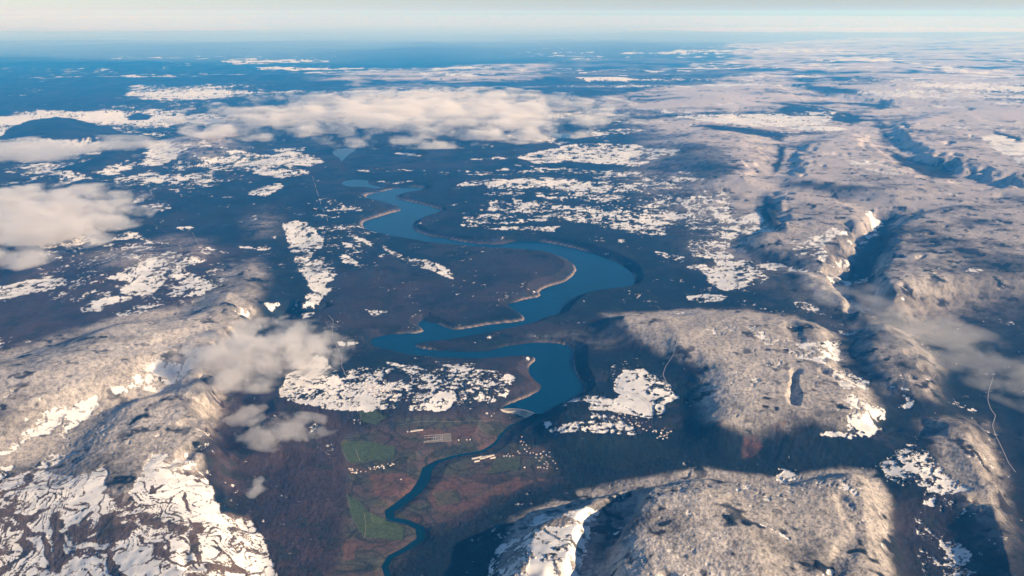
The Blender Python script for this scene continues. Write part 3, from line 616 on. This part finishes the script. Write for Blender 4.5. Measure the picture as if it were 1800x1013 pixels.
# ------------------------------------------------------------------ materials
def new_mat(name):
    m = bpy.data.materials.new(name); m.use_nodes = True
    nt = m.node_tree
    for q in list(nt.nodes): nt.nodes.remove(q)
    out = nt.nodes.new('ShaderNodeOutputMaterial')
    return m, nt, out
def principled(name, col, rough=.8, noise=None, emission=None):
    m, nt, out = new_mat(name)
    b = nt.nodes.new('ShaderNodeBsdfPrincipled')
    b.inputs['Base Color'].default_value = (*col, 1)
    b.inputs['Roughness'].default_value = rough
    nt.links.new(b.outputs[0], out.inputs[0])
    if noise:
        tc = nt.nodes.new('ShaderNodeNewGeometry')
        nz = nt.nodes.new('ShaderNodeTexNoise'); nz.inputs['Scale'].default_value = noise
        mp = nt.nodes.new('ShaderNodeMapRange')
        mp.inputs['To Min'].default_value = .75; mp.inputs['To Max'].default_value = 1.2
        mx = nt.nodes.new('ShaderNodeMix'); mx.data_type = 'RGBA'; mx.blend_type = 'MULTIPLY'
        mx.inputs['Factor'].default_value = 1
        mx.inputs['A'].default_value = (*col, 1)
        nt.links.new(tc.outputs['Position'], nz.inputs['Vector'])
        nt.links.new(nz.outputs[0], mp.inputs[0])
        nt.links.new(mp.outputs[0], mx.inputs['B'])
        nt.links.new(mx.outputs['Result'], b.inputs['Base Color'])
    return m

def land_material():
    m, nt, out = new_mat('land')
    L = nt.links
    b = nt.nodes.new('ShaderNodeBsdfPrincipled')
    b.inputs['Roughness'].default_value = .95
    b.inputs['Specular IOR Level'].default_value = .05
    L.new(b.outputs[0], out.inputs[0])
    at = nt.nodes.new('ShaderNodeAttribute'); at.attribute_name = 'land'
    geo = nt.nodes.new('ShaderNodeNewGeometry')
    def noise(wl, det=2):
        q = nt.nodes.new('ShaderNodeTexNoise')
        q.inputs['Scale'].default_value = 1.0 / wl; q.inputs['Detail'].default_value = det
        L.new(geo.outputs['Position'], q.inputs['Vector'])
        return q.outputs[0]
    def math_(op, a, b_, c=None):
        q = nt.nodes.new('ShaderNodeMath'); q.operation = op
        for k, v in enumerate((a, b_, c)):
            if v is None: continue
            if isinstance(v, (int, float)): q.inputs[k].default_value = v
            else: L.new(v, q.inputs[k])
        return q.outputs[0]
    nA, nB = noise(55, 2), noise(17, 2)
    s = math_('MULTIPLY_ADD', at.outputs['Alpha'], 2.0, -1.0)
    s = math_('MULTIPLY_ADD', math_('SUBTRACT', nA, .5), 1.3, s)
    s = math_('MULTIPLY_ADD', math_('SUBTRACT', nB, .5), 1.5, s)
    s = math_('MULTIPLY_ADD', math_('SUBTRACT', noise(28, 1), .5), .8, s)
    mr = nt.nodes.new('ShaderNodeMapRange'); mr.interpolation_type = 'SMOOTHSTEP'
    mr.inputs['From Min'].default_value = -.04; mr.inputs['From Max'].default_value = .42
    L.new(s, mr.inputs[0])
    # tree-crown grain on everything that is not a snow field
    g = nt.nodes.new('ShaderNodeMapRange')
    g.inputs['From Min'].default_value = .32; g.inputs['From Max'].default_value = .68
    g.inputs['To Min'].default_value = .55; g.inputs['To Max'].default_value = 1.40
    L.new(math_('MULTIPLY_ADD', nA, .35, math_('MULTIPLY', nB, .65)), g.inputs[0])
    mul = nt.nodes.new('ShaderNodeMix'); mul.data_type = 'RGBA'; mul.blend_type = 'MULTIPLY'
    mul.inputs['Factor'].default_value = 1
    L.new(at.outputs['Color'], mul.inputs['A']); L.new(g.outputs[0], mul.inputs['B'])
    # snow, slightly uneven where hay fields and tracks show through
    sn = nt.nodes.new('ShaderNodeMapRange')
    sn.inputs['From Min'].default_value = .3; sn.inputs['From Max'].default_value = .7
    sn.inputs['To Min'].default_value = .70; sn.inputs['To Max'].default_value = .90
    L.new(noise(230, 5), sn.inputs[0])
    sc = nt.nodes.new('ShaderNodeMix'); sc.data_type = 'RGBA'; sc.blend_type = 'MULTIPLY'
    sc.inputs['Factor'].default_value = 1
    sc.inputs['A'].default_value = (1, .97, .93, 1)
    L.new(sn.outputs[0], sc.inputs['B'])
    mx = nt.nodes.new('ShaderNodeMix'); mx.data_type = 'RGBA'
    L.new(mr.outputs[0], mx.inputs['Factor']); L.new(mul.outputs['Result'], mx.inputs['A']); L.new(sc.outputs['Result'], mx.inputs['B'])
    L.new(mx.outputs['Result'], b.inputs['Base Color'])
    bm = nt.nodes.new('ShaderNodeBump'); bm.inputs['Distance'].default_value = 9.0
    inv = math_('SUBTRACT', 1.0, mr.outputs[0])
    L.new(math_('MULTIPLY', inv, .55), bm.inputs['Strength'])
    L.new(nB, bm.inputs['Height']); L.new(bm.outputs[0], b.inputs['Normal'])
    return m
LAND = land_material()

# ------------------------------------------------------------------ ground, forests
def link(o): scene.collection.objects.link(o); return o
def tag(o, label=None, cat=None, group=None, kind=None):
    if label: o['label'] = label
    if cat: o['category'] = cat
    if group: o['group'] = group
    if kind: o['kind'] = kind
    return o
V = np.stack([X, Y, H], -1).reshape(-1, 3).astype(np.float32)
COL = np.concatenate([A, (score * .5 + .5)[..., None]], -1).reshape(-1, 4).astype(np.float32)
idx = np.arange(NR * NC).reshape(NR, NC)
Fc = np.stack([idx[:-1, :-1], idx[:-1, 1:], idx[1:, 1:], idx[1:, :-1]], -1).reshape(-1, 4)
fs = ((score[:-1, :-1] + score[1:, 1:]) * .5).ravel()
ff = ((fk[:-1, :-1] + fk[1:, 1:]) * .5).ravel()
open_ = ((green > .3) | (valley > .5) | (redf > .3) | (e < 30)) [:-1, :-1].ravel()
is_frost = (fs < 0) & ~open_ & (ff > .45)
is_wood = (fs < 0) & ~open_ & ~is_frost
def sheet(name, sel):
    f = Fc[sel]
    used, inv = np.unique(f, return_inverse=True)
    f = inv.reshape(-1, 4).astype(np.int32)
    me = bpy.data.meshes.new(name)
    me.vertices.add(len(used)); me.vertices.foreach_set('co', V[used].ravel())
    me.loops.add(f.size); me.loops.foreach_set('vertex_index', f.ravel())
    me.polygons.add(len(f)); me.polygons.foreach_set('loop_start', np.arange(0, f.size, 4, dtype=np.int32))
    me.update(calc_edges=True)
    ca = me.color_attributes.new('land', 'FLOAT_COLOR', 'POINT')
    ca.data.foreach_set('color', COL[used].ravel())
    me.polygons.foreach_set('use_smooth', np.ones(len(f), bool))
    me.materials.append(LAND)
    me.update()
    return link(bpy.data.objects.new(name, me))
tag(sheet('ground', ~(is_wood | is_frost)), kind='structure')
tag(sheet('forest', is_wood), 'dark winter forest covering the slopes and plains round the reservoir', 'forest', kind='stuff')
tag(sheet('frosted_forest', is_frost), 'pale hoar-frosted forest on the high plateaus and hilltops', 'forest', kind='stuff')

# ------------------------------------------------------------------ water
def water_material(name, col):
    m, nt, out = new_mat(name)
    b = nt.nodes.new('ShaderNodeBsdfPrincipled')
    b.inputs['Roughness'].default_value = .22
    b.inputs['IOR'].default_value = 1.33; b.inputs['Specular IOR Level'].default_value = .16
    geo = nt.nodes.new('ShaderNodeNewGeometry')
    nz = nt.nodes.new('ShaderNodeTexNoise'); nz.inputs['Scale'].default_value = 1 / 700; nz.inputs['Detail'].default_value = 4
    nt.links.new(geo.outputs['Position'], nz.inputs['Vector'])
    cr = nt.nodes.new('ShaderNodeMapRange'); cr.inputs['To Min'].default_value = .8; cr.inputs['To Max'].default_value = 1.2
    nt.links.new(nz.outputs[0], cr.inputs[0])
    mx = nt.nodes.new('ShaderNodeMix'); mx.data_type = 'RGBA'; mx.blend_type = 'MULTIPLY'; mx.inputs['Factor'].default_value = 1
    mx.inputs['A'].default_value = (*col, 1)
    nt.links.new(cr.outputs[0], mx.inputs['B']); nt.links.new(mx.outputs['Result'], b.inputs['Base Color'])
    nb = nt.nodes.new('ShaderNodeTexNoise'); nb.inputs['Scale'].default_value = 1 / 6; nb.inputs['Detail'].default_value = 2
    nt.links.new(geo.outputs['Position'], nb.inputs['Vector'])
    bm = nt.nodes.new('ShaderNodeBump'); bm.inputs['Strength'].default_value = .12; bm.inputs['Distance'].default_value = .5
    nt.links.new(nb.outputs[0], bm.inputs['Height']); nt.links.new(bm.outputs[0], b.inputs['Normal'])
    nt.links.new(b.outputs[0], out.inputs[0])
    return m
WATER = water_material('reservoir_water', (.000, .034, .076))
RIVERW = water_material('river_water', (.002, .026, .046))
def flat_mesh(name, verts, faces, mat):
    me = bpy.data.meshes.new(name); me.from_pydata([tuple(map(float, v)) for v in verts], [], faces)
    me.materials.append(mat); me.update()
    return link(bpy.data.objects.new(name, me))
# the reservoir: one level sheet, grown 25 m under its banks; the dam closes its lower end
def water_sheet(name, sel_sd, z, mat, grow):
    keep = (sel_sd > -grow)
    fm = (keep[:-1, :-1] | keep[1:, 1:] | keep[1:, :-1] | keep[:-1, 1:]).ravel()
    f = Fc[fm]; used, inv = np.unique(f, return_inverse=True); f = inv.reshape(-1, 4)
    vv = V[used].copy(); vv[:, 2] = z
    return flat_mesh(name, vv, f.tolist(), mat)
dam_a, dam_b = at_plane([(881, 719.5)], 6)[0], at_plane([(938, 726)], 6)[0]
tag(water_sheet('lake', ls, 0.0, WATER, 12), kind='structure')
tag(water_sheet('river', rs_, -100.0, RIVERW, 4), kind='structure')

for (p_, z_), s_ in zip(POND_W, POND_S):
    tag(water_sheet('lake', s_, z_, WATER, 30), kind='structure')

# ------------------------------------------------------------------ dam
CONC = principled('dam_concrete', (.74, .66, .56), .85, .05)
CONC_D = principled('weathered_concrete', (.30, .24, .20), .9, .05)
ASPH = principled('crest_road', (.30, .27, .25), .9)
def mesh_obj(name, verts, faces, mat, parent=None, mats=None, midx=None):
    me = bpy.data.meshes.new(name)
    me.from_pydata([tuple(map(float, v)) for v in verts], [], faces)
    for mm in (mats or [mat]): me.materials.append(mm)
    if midx: me.polygons.foreach_set('material_index', midx)
    me.update()
    o = link(bpy.data.objects.new(name, me))
    if parent: o.parent = parent
    return o
mid = (dam_a + dam_b) / 2
dvec = dam_b - dam_a; dl = np.hypot(*dvec); dx = dvec / dl; dn = np.array([-dx[1], dx[0]])   # dn points upstream
if dn[1] < 0: dn = -dn
dam = bpy.data.objects.new('dam', None); link(dam); dam.location = (mid[0], mid[1], -100)
tag(dam, 'pale curved concrete arch dam closing the near end of the blue reservoir', 'dam')
NA, NV = 41, 9
def dam_pt(u, z, off):
    """u along the crest -1..1, z height, off downstream thickness"""
    narrow = 1 - .55 * ((6 - z) / 106.0) ** 1.15
    uu = u * narrow
    sag = 70 * (1 - uu * uu) - 10
    p = dx * (uu * dl * .52) + dn * (sag - off)
    return (p[0], p[1], z + 100)
verts, faces = [], []
for i in range(NA):
    u = -1 + 2 * i / (NA - 1)
    for k in range(NV):
        z = 6 - 108 * k / (NV - 1)
        verts.append(dam_pt(u, z, 0 - 4))
    for k in range(NV):
        z = 6 - 108 * k / (NV - 1)
        verts.append(dam_pt(u, z, 6 + 22 * (k / (NV - 1)) ** 1.3))
S = 2 * NV
for i in range(NA - 1):
    for k in range(NV - 1):
        a = i * S + k; faces.append((a, a + S, a + S + 1, a + 1))
        a = i * S + NV + k; faces.append((a, a + 1, a + S + 1, a + S))
    a = i * S; faces.append((a, a + NV, a + NV + S, a + S))
mesh_obj('wall', verts, faces, CONC, dam)
verts, faces = [], []
for i in range(NA):
    u = -1.02 + 2.04 * i / (NA - 1)
    for off, z in ((-5.5, 6.2), (7.5, 6.2), (7.5, 8.2), (-5.5, 8.2)): verts.append(dam_pt(u, 6, off)[:2] + (z + 100,))
for i in range(NA - 1):
    for k in range(4):
        a = i * 4 + k; b2 = i * 4 + (k + 1) % 4
        faces.append((a, b2, b2 + 4, a + 4))
mesh_obj('crest_road', verts, faces, ASPH, dam)
rib_me = None
for q in range(5):      # spillway piers on the downstream face
    u = .18 + .10 * q
    verts = []
    for k in range(6):
        z = 4 - 62 * k / 5
        for du in (-.013, .013):
            for off in (5 + 22 * (k * 62 / 5 / 108) ** 1.3, 13 + 22 * (k * 62 / 5 / 108) ** 1.3):
                verts.append(dam_pt(u + du, z, off))
    faces = []
    for k in range(5):
        a = k * 4
        faces += [(a, a + 1, a + 5, a + 4), (a + 1, a + 3, a + 7, a + 5), (a + 3, a + 2, a + 6, a + 7), (a + 2, a, a + 4, a + 6)]
    faces += [(0, 2, 3, 1), (20, 21, 23, 22)]
    mesh_obj('spillway_pier', verts, faces, CONC_D, dam)
    if q < 4:
        verts = []
        for z in (-2, -16):
            for du in (.022, .078):
                for off in (5.2, 9.0): verts.append(dam_pt(u + du, z, off))
        faces = [(0, 1, 3, 2), (4, 6, 7, 5), (0, 4, 5, 1), (1, 5, 7, 3), (3, 7, 6, 2), (2, 6, 4, 0)]
        mesh_obj('spillway_gate', verts, faces, CONC_D, dam)

# ------------------------------------------------------------------ roads
ROAD_S = principled('snowy_road', (.30, .29, .285), .9)
ROAD_D = principled('dark_road', (.11, .10, .10), .9)
ROAD_T = principled('gravel_track', (.34, .29, .24), .9)
def road(pts, width, mat, lift=14):
    width = width * .36
    P = on_ground(pts)[:, :2]
    seg = np.hypot(*(P[1:] - P[:-1]).T); cum = np.concatenate([[0], np.cumsum(seg)])
    nn = max(3, int(cum[-1] / 35)); s = np.linspace(0, cum[-1], nn)
    x = np.interp(s, cum, P[:, 0]); y = np.interp(s, cum, P[:, 1])
    k = np.array([.25, .5, .25])
    for _ in range(2):
        x[1:-1] = np.convolve(x, k, 'valid'); y[1:-1] = np.convolve(y, k, 'valid')
    tx, ty = np.gradient(x), np.gradient(y); l = np.hypot(tx, ty) + 1e-6
    nx, ny = -ty / l, tx / l
    verts, faces = [], []
    zc = height_at(x, y, H_bare)
    for i in range(nn):
        for sgn in (-1, 1):
            xx, yy = x[i] + nx[i] * sgn * width / 2, y[i] + ny[i] * sgn * width / 2
            verts.append((xx, yy, max(float(height_at(xx, yy, H_bare)), float(zc[i])) + lift))
        if i: a = 2 * i - 2; faces.append((a, a + 1, a + 3, a + 2))
    o = flat_mesh('road', verts, faces, mat); return tag(o, kind='structure')
road([(1192,592),(1188,612),(1182,628),(1170,645),(1165,660),(1172,675),(1178,690)], 26, ROAD_S)
road([(1182,628),(1192,618),(1205,612),(1218,618)], 20, ROAD_S)
for q in ([(549,310),(551,318)],[(553,323),(555,331)],[(556,334),(560,346)],[(561,349),(564,360)],[(567,368),(570,374)],[(574,384),(576,390)]): road([q[0], ((q[0][0]+q[1][0])/2+.5, (q[0][1]+q[1][1])/2), q[1]], 30, ROAD_S)
road([(578,556),(586,566),(584,590),(592,610),(602,628),(600,645),(608,662)], 22, ROAD_S)
road([(462,640),(456,655),(458,672),(454,684)], 16, ROAD_S)
road([(338,410),(344,420),(350,432)], 22, ROAD_S)
road([(353,438),(357,448),(364,460)], 16, ROAD_S)
road([(1746,664),(1738,688),(1736,705),(1742,722),(1750,732),(1744,750),(1752,772),(1762,792),(1772,815),(1785,832)], 26, ROAD_S)
road([(1155,540),(1165,548),(1200,545)], 16, ROAD_S)
road([(1100,690),(1128,698),(1146,712),(1148,730),(1145,745),(1150,765)], 14, ROAD_D)
road([(612,842),(640,832),(680,818),(700,812),(735,812)], 12, ROAD_T, 4)
road([(600,860),(622,876),(648,898),(700,920),(720,925)], 9, ROAD_D, 4)
road([(625,790),(633,812)], 9, ROAD_T, 4)
road([(640,903),(644,925),(640,950)], 8, ROAD_T, 4)
road([(640,953),(690,954),(720,945)], 9, ROAD_D, 4)
road([(880,719),(870,716),(882,706),(905,698),(915,690),(928,676)], 20, ROAD_T, 6)
road([(880,724),(872,738),(850,742),(800,742),(740,742),(700,748)], 9, ROAD_T, 6)
road([(1140,770),(1170,782),(1192,796)], 10, ROAD_T, 6)
road([(1000,768),(1030,790),(1060,805),(1090,815)], 8, ROAD_T, 6)
road([(1480,555),(1490,570),(1487,595)], 14, ROAD_D)
road([(1555,840),(1548,850),(1545,868)], 9, ROAD_D)
road([(480,420),(520,445)], 1, ROAD_D) if False else None

# ------------------------------------------------------------------ houses
WALLM = principled('house_render', (.72, .66, .58), .8)
ROOFS = [principled('snowy_roof', (.80, .77, .74), .8), principled('tile_roof', (.32, .16, .11), .8), principled('pale_roof', (.55, .48, .42), .8)]
def house_mesh(roof, l, w, h, rh):
    v = [(-l, -w, -3), (l, -w, -3), (l, w, -3), (-l, w, -3), (-l, -w, h), (l, -w, h), (l, w, h), (-l, w, h)]
    o = 1.0
    v += [(-l - o, -w - o, h - .3), (l + o, -w - o, h - .3), (l + o, w + o, h - .3), (-l - o, w + o, h - .3), (-l - o, 0, h + rh), (l + o, 0, h + rh)]
    f = [(0, 1, 5, 4), (1, 2, 6, 5), (2, 3, 7, 6), (3, 0, 4, 7), (8, 9, 13, 12), (10, 11, 12, 13), (8, 12, 11), (9, 10, 13), (8, 11, 10, 9)]
    me = bpy.data.meshes.new('house'); me.from_pydata(v, [], f)
    me.materials.append(WALLM); me.materials.append(roof)
    me.polygons.foreach_set('material_index', [0, 0, 0, 0, 1, 1, 0, 0, 0]); me.update()
    return me
HM = [house_mesh(ROOFS[k % 3], l, w, h, rh) for k, (l, w, h, rh) in enumerate([(9,6,6,3.5),(8,6,6,4),(12,7,7,4),(7,6,6,3.5),(14,8,7,4.5),(10,7,6,3.5)])]
SHED = house_mesh(ROOFS[2], 34, 11, 9, 3)
nh = 0
def put_house(px, py, label, group, me=None, rot=None, name='house', cat='house'):
    p = on_ground([(px, py)])[0]
    o = bpy.data.objects.new(name, me or random.choice(HM)); link(o)
    z = float(height_at(p[0], p[1], H))
    o.location = (p[0], p[1], z + .5)
    o.rotation_euler = (0, 0, random.uniform(0, math.pi) if rot is None else rot)
    return tag(o, label, cat, group)
def village(spots, label, group):
    for px, py in spots: put_house(px, py, label, group)
def scatter(n_, pts, jx, jy):
    out = []
    P = np.array(pts, float)
    cum = np.concatenate([[0], np.cumsum(np.hypot(*(P[1:] - P[:-1]).T))])
    for _ in range(n_):
        s = random.uniform(0, cum[-1])
        out.append((np.interp(s, cum, P[:, 0]) + random.gauss(0, jx), np.interp(s, cum, P[:, 1]) + random.gauss(0, jy)))
    return out
village(scatter(34, [(614,824),(625,832),(640,828),(668,822),(690,816),(700,820)], 2.5, 1.8),
        'small pale house in the row along the lane under the upper green meadow', 'houses along the lane below the green meadow')
village([(886,803),(890.5,802.5),(896,803),(901,802),(893,799)], 'pale roofed house beside the olive field east of the sawmill', 'houses by the olive field')
village([(915,778),(918,783),(920,779),(925,784),(917,770),(922,791),(926,795),(932,798),(937,797),(910,795),(913,798),(943,800),(950,799),(953,803),(960,801),(965,804),
         (942,806),(951,806),(955,795),(957,817),(960,813),(963,817),(962,821),(946,823),(950,823),(956,824),(961,825),(979,825),(922,823),(972,812),(976,816),(948,811),(966,797),(930,789)],
        'small white house of the shaded village on the slope below the dam', 'houses of the village below the dam')
village(scatter(46, [(1090,728),(1105,740),(1125,750),(1140,755),(1150,760),(1165,768),(1178,763)], 7, 5),
        'small reddish house of the village on the snowy bench right of the dam', 'houses of the village on the snowy bench')
village(scatter(48, [(630,672),(650,680),(665,690),(690,690),(640,690)], 9, 4),
        'small house of the hamlet among snow fields left of the dam', 'houses of the hamlet in the snow fields')
village(scatter(20, [(1545,835),(1580,805),(1600,790),(1640,845)], 8, 5),
        'small house of the village on the snowy saddle at the lower right', 'houses on the snowy saddle')
village([(716,760),(722,760),(806,775),(820,774),(826,774),(864,733),(1165,774),(705,844)], 'lone pale building in the brown woods near the substation', 'lone buildings round the substation')
for k, (px, py) in enumerate([(834,807),(838,812),(843,805),(848,807),(853,804),(858,804),(864,802),(866,806)]):
    put_house(px, py, 'long pale roofed shed of the sawmill beside the shaded river bend', 'sawmill sheds by the river', SHED, .35 + .1 * (k % 3), 'shed', 'shed')
for px, py in [(727,759),(733,758),(739,757)]:
    put_house(px, py, 'long pale hall standing in a line above the fenced substation', 'halls above the substation', SHED, .2, 'hall', 'hall')

# substation: a gravel yard with rows of steel gantries
yard = on_ground([(744,767),(793,765),(794,777),(744,780)])
zy = float(yard[:, 2].mean()) + 9
ss = bpy.data.objects.new('substation', None); link(ss); cen = yard.mean(0); ss.location = (cen[0], cen[1], zy)
tag(ss, 'fenced pale electrical substation yard with rows of gantries in the brown wood', 'substation')
GRAV = principled('gravel_yard', (.20, .17, .145), .95, .06); STEEL = principled('galvanised_steel', (.62, .58, .54), .5)
loc = [(y_[0] - cen[0], y_[1] - cen[1]) for y_ in yard]
mesh_obj('yard', [(a, b_, z_) for z_ in (0, -25) for a, b_ in loc], [(0, 1, 2, 3), (0, 4, 5, 1), (1, 5, 6, 2), (2, 6, 7, 3), (3, 7, 4, 0)], GRAV, ss)
def bar_mesh(l, w, h, z0=0):
    v = [(x_, y_, z_) for z_ in (z0, z0 + h) for x_, y_ in ((-l, -w), (l, -w), (l, w), (-l, w))]
    return v, [(0, 1, 5, 4), (1, 2, 6, 5), (2, 3, 7, 6), (3, 0, 4, 7), (4, 5, 6, 7)]
LQ = np.array(loc)
def bil(u, v): return (LQ[0] * (1 - u) * (1 - v) + LQ[1] * u * (1 - v) + LQ[2] * u * v + LQ[3] * (1 - u) * v)
def gantry(u0, v0, u1, v1):
    a, b_ = bil(u0, v0), bil(u1, v1); d_ = b_ - a; l = np.hypot(*d_)
    v, f = [], []
    def add(vv, ff):
        k = len(v); v.extend(vv); f.extend([tuple(i + k for i in q) for q in ff])
    bv, bf = bar_mesh(l / 2, 1.6, 2.4, 13); add(bv, bf)
    for sx in np.linspace(-l / 2, l / 2, max(2, int(l / 45) + 1)):
        bv, bf = bar_mesh(.8, .8, 13, 0); add([(x_ + sx, y_, z_) for x_, y_, z_ in bv], bf)
    o = mesh_obj('gantry', v, f, STEEL, ss); m_ = (a + b_) / 2
    o.location = (m_[0], m_[1], 0); o.rotation_euler = (0, 0, math.atan2(d_[1], d_[0]))
gantry(.03, .06, .97, .06); gantry(.03, .40, .5, .40); gantry(.03, .94, .66, .94)
for u_ in (.38, .44, .50, .56, .62, .68): gantry(u_, .2, u_ - .01, .86)

# ------------------------------------------------------------------ clouds
def cloud_material(name, dens, wl, thr, edge, seed, col=(1, .97, .94), aniso=.3):
    m, nt, out = new_mat(name); L = nt.links
    pv = nt.nodes.new('ShaderNodeVolumePrincipled')
    pv.inputs['Color'].default_value = (*col, 1); pv.inputs['Anisotropy'].default_value = aniso
    tc = nt.nodes.new('ShaderNodeTexCoord'); geo = nt.nodes.new('ShaderNodeNewGeometry')
    ln = nt.nodes.new('ShaderNodeVectorMath'); ln.operation = 'LENGTH'; L.new(tc.outputs['Object'], ln.inputs[0])
    mp = nt.nodes.new('ShaderNodeMapping'); mp.inputs['Location'].default_value = (seed * 13.7, seed * 7.1, seed * 3.3)
    mp.inputs['Scale'].default_value = (1 / wl, 1 / wl, 1.6 / wl)
    L.new(geo.outputs['Position'], mp.inputs['Vector'])
    nz = nt.nodes.new('ShaderNodeTexNoise'); nz.inputs['Scale'].default_value = 1; nz.inputs['Detail'].default_value = 5; nz.inputs['Roughness'].default_value = .6
    L.new(mp.outputs[0], nz.inputs['Vector'])
    def math_(op, a, b_, c=None):
        q = nt.nodes.new('ShaderNodeMath'); q.operation = op
        for k, v in enumerate((a, b_, c)):
            if v is None: continue
            if isinstance(v, (int, float)): q.inputs[k].default_value = v
            else: L.new(v, q.inputs[k])
        return q.outputs[0]
    fall = math_('SUBTRACT', 1.0, ln.outputs['Value'])
    s = math_('MULTIPLY_ADD', fall, edge, math_('SUBTRACT', math_('MULTIPLY_ADD', nz.outputs[0], 1.9, -.45), thr))
    s = math_('MINIMUM', math_('MAXIMUM', math_('MULTIPLY', s, 8.0), 0.0), 1.0)
    s = math_('MULTIPLY', s, math_('MINIMUM', math_('MAXIMUM', math_('MULTIPLY', fall, 12.0), 0.0), 1.0))
    L.new(math_('MULTIPLY', s, dens), pv.inputs['Density'])
    L.new(pv.outputs[0], out.inputs['Volume'])
    return m
def sphere_mesh(nu=24, nv=12):
    v = [(0, 0, -1)]; f = []
    for j in range(1, nv):
        t = -math.pi / 2 + math.pi * j / nv
        for i in range(nu):
            p = 2 * math.pi * i / nu; v.append((math.cos(t) * math.cos(p), math.cos(t) * math.sin(p), math.sin(t)))
    v.append((0, 0, 1)); top = len(v) - 1
    for i in range(nu):
        k = (i + 1) % nu
        f.append((0, 1 + k, 1 + i)); f.append((top, 1 + (nv - 2) * nu + i, 1 + (nv - 2) * nu + k))
        for j in range(nv - 2):
            a = 1 + j * nu; f.append((a + i, a + k, a + nu + k, a + nu + i))
    return v, f
SV, SF = sphere_mesh()
def cloud(px, py, z, ax, ay, azz, rot, mat, label, name='cloud', cat='cloud'):
    """one cloud: its centre is seen at a pixel and floats at height z; half sizes in metres"""
    c = at_plane([(px, py)], z)[0]
    me = bpy.data.meshes.new(name); me.from_pydata(SV, [], SF); me.materials.append(mat); me.update()
    o = link(bpy.data.objects.new(name, me))
    o.location = (c[0], c[1], z); o.scale = (ax, ay, azz); o.rotation_euler = (0, 0, rot)
    return tag(o, label, cat)
CLOUDS = True
if CLOUDS:
    cloud(735, 192, 420, 11800, 13800, 340, 0, cloud_material('cloud_bank', .011, 1700, .63, .50, 1), 'broad low white cloud bank spread across the plain beyond the reservoir')
    cloud(-20, 395, 330, 3600, 5300, 300, .1, cloud_material('left_cloud', .006, 1100, .60, .55, 2), 'pale cloud sheet at the left edge above the snowy fields')
    cloud(465, 616, 420, 1300, 1500, 230, .3, cloud_material('valley_cloud', .0042, 420, .60, .45, 3), 'torn translucent cloud drifting over the snow fields left of the lake')
    cloud(505, 758, 260, 640, 520, 120, 0, cloud_material('small_cloud', .0038, 300, .62, .5, 4), 'small ragged cloud over the dark valley below the left mountain')
    cloud(432, 728, 260, 300, 360, 90, 0, cloud_material('wisp', .0038, 260, .62, .5, 5), 'thin wisp of cloud beside the frosted flank of the left mountain')
    cloud(452, 856, 220, 110, 230, 60, 0, cloud_material('puff', .006, 170, .60, .5, 6), 'tiny cloud puff low above the dark gorge, nearest of the wisps')
    cloud(1640, 590, 330, 1000, 3900, 150, .22, cloud_material('right_mist', .0007, 800, .60, .5, 7), 'thin bluish mist trailing over the dark valley at the right')
    cloud(90, 262, 160, 4800, 4200, 150, 0, cloud_material('plain_mist', .0016, 1800, .60, .5, 8), 'low mist over the plain in front of the dark wooded dome')
    cloud(150, 50, 900, 62000, 30000, 700, 0, cloud_material('horizon_cloud', .004, 16000, .6, .8, 9), 'long flat cloud lying along the horizon at the left')
    cloud(1500, 52, 900, 60000, 26000, 600, 0, cloud_material('horizon_cloud_right', .0015, 16000, .6, .8, 12), 'pale veil lying along the horizon at the right')
    vm, nt, out = new_mat('distant_mist')
    vs = nt.nodes.new('ShaderNodeVolumePrincipled'); vs.inputs['Color'].default_value = (.86, .94, 1, 1); vs.inputs['Density'].default_value = 1.1e-5
    nt.links.new(vs.outputs[0], out.inputs['Volume'])
    mist = link(bpy.data.objects.new('distant_mist', bpy.data.meshes.new('distant_mist')))
    mist.data.from_pydata(sphere_mesh(64, 24)[0], [], sphere_mesh(64, 24)[1]); mist.data.materials.append(vm); mist.data.update()
    mist.location = (0, 245000, -300); mist.scale = (420000, 152000, 4600)
    tag(mist, 'pale layer of mist lying over the land near the horizon', 'mist')

# ------------------------------------------------------------------ haze
hv = [(x_, y_, z_) for z_ in (-260.0, CAM_Z + 650) for x_, y_ in ((-430000, -12000), (430000, -12000), (430000, 402000), (-430000, 402000))]
hm, nt, out = new_mat('haze')
pv = nt.nodes.new('ShaderNodeVolumePrincipled')
pv.inputs['Color'].default_value = (.034, .37, 1.0, 1)
pv.inputs['Absorption Color'].default_value = (1, 1, 1, 1)
pv.inputs['Density'].default_value = 1.2e-5
pv.inputs['Anisotropy'].default_value = 0.0
nt.links.new(pv.outputs[0], out.inputs['Volume'])
hz = mesh_obj('haze', hv, [(0, 3, 2, 1), (4, 5, 6, 7), (0, 1, 5, 4), (1, 2, 6, 5), (2, 3, 7, 6), (3, 0, 4, 7)], hm)
tag(hz, kind='stuff')
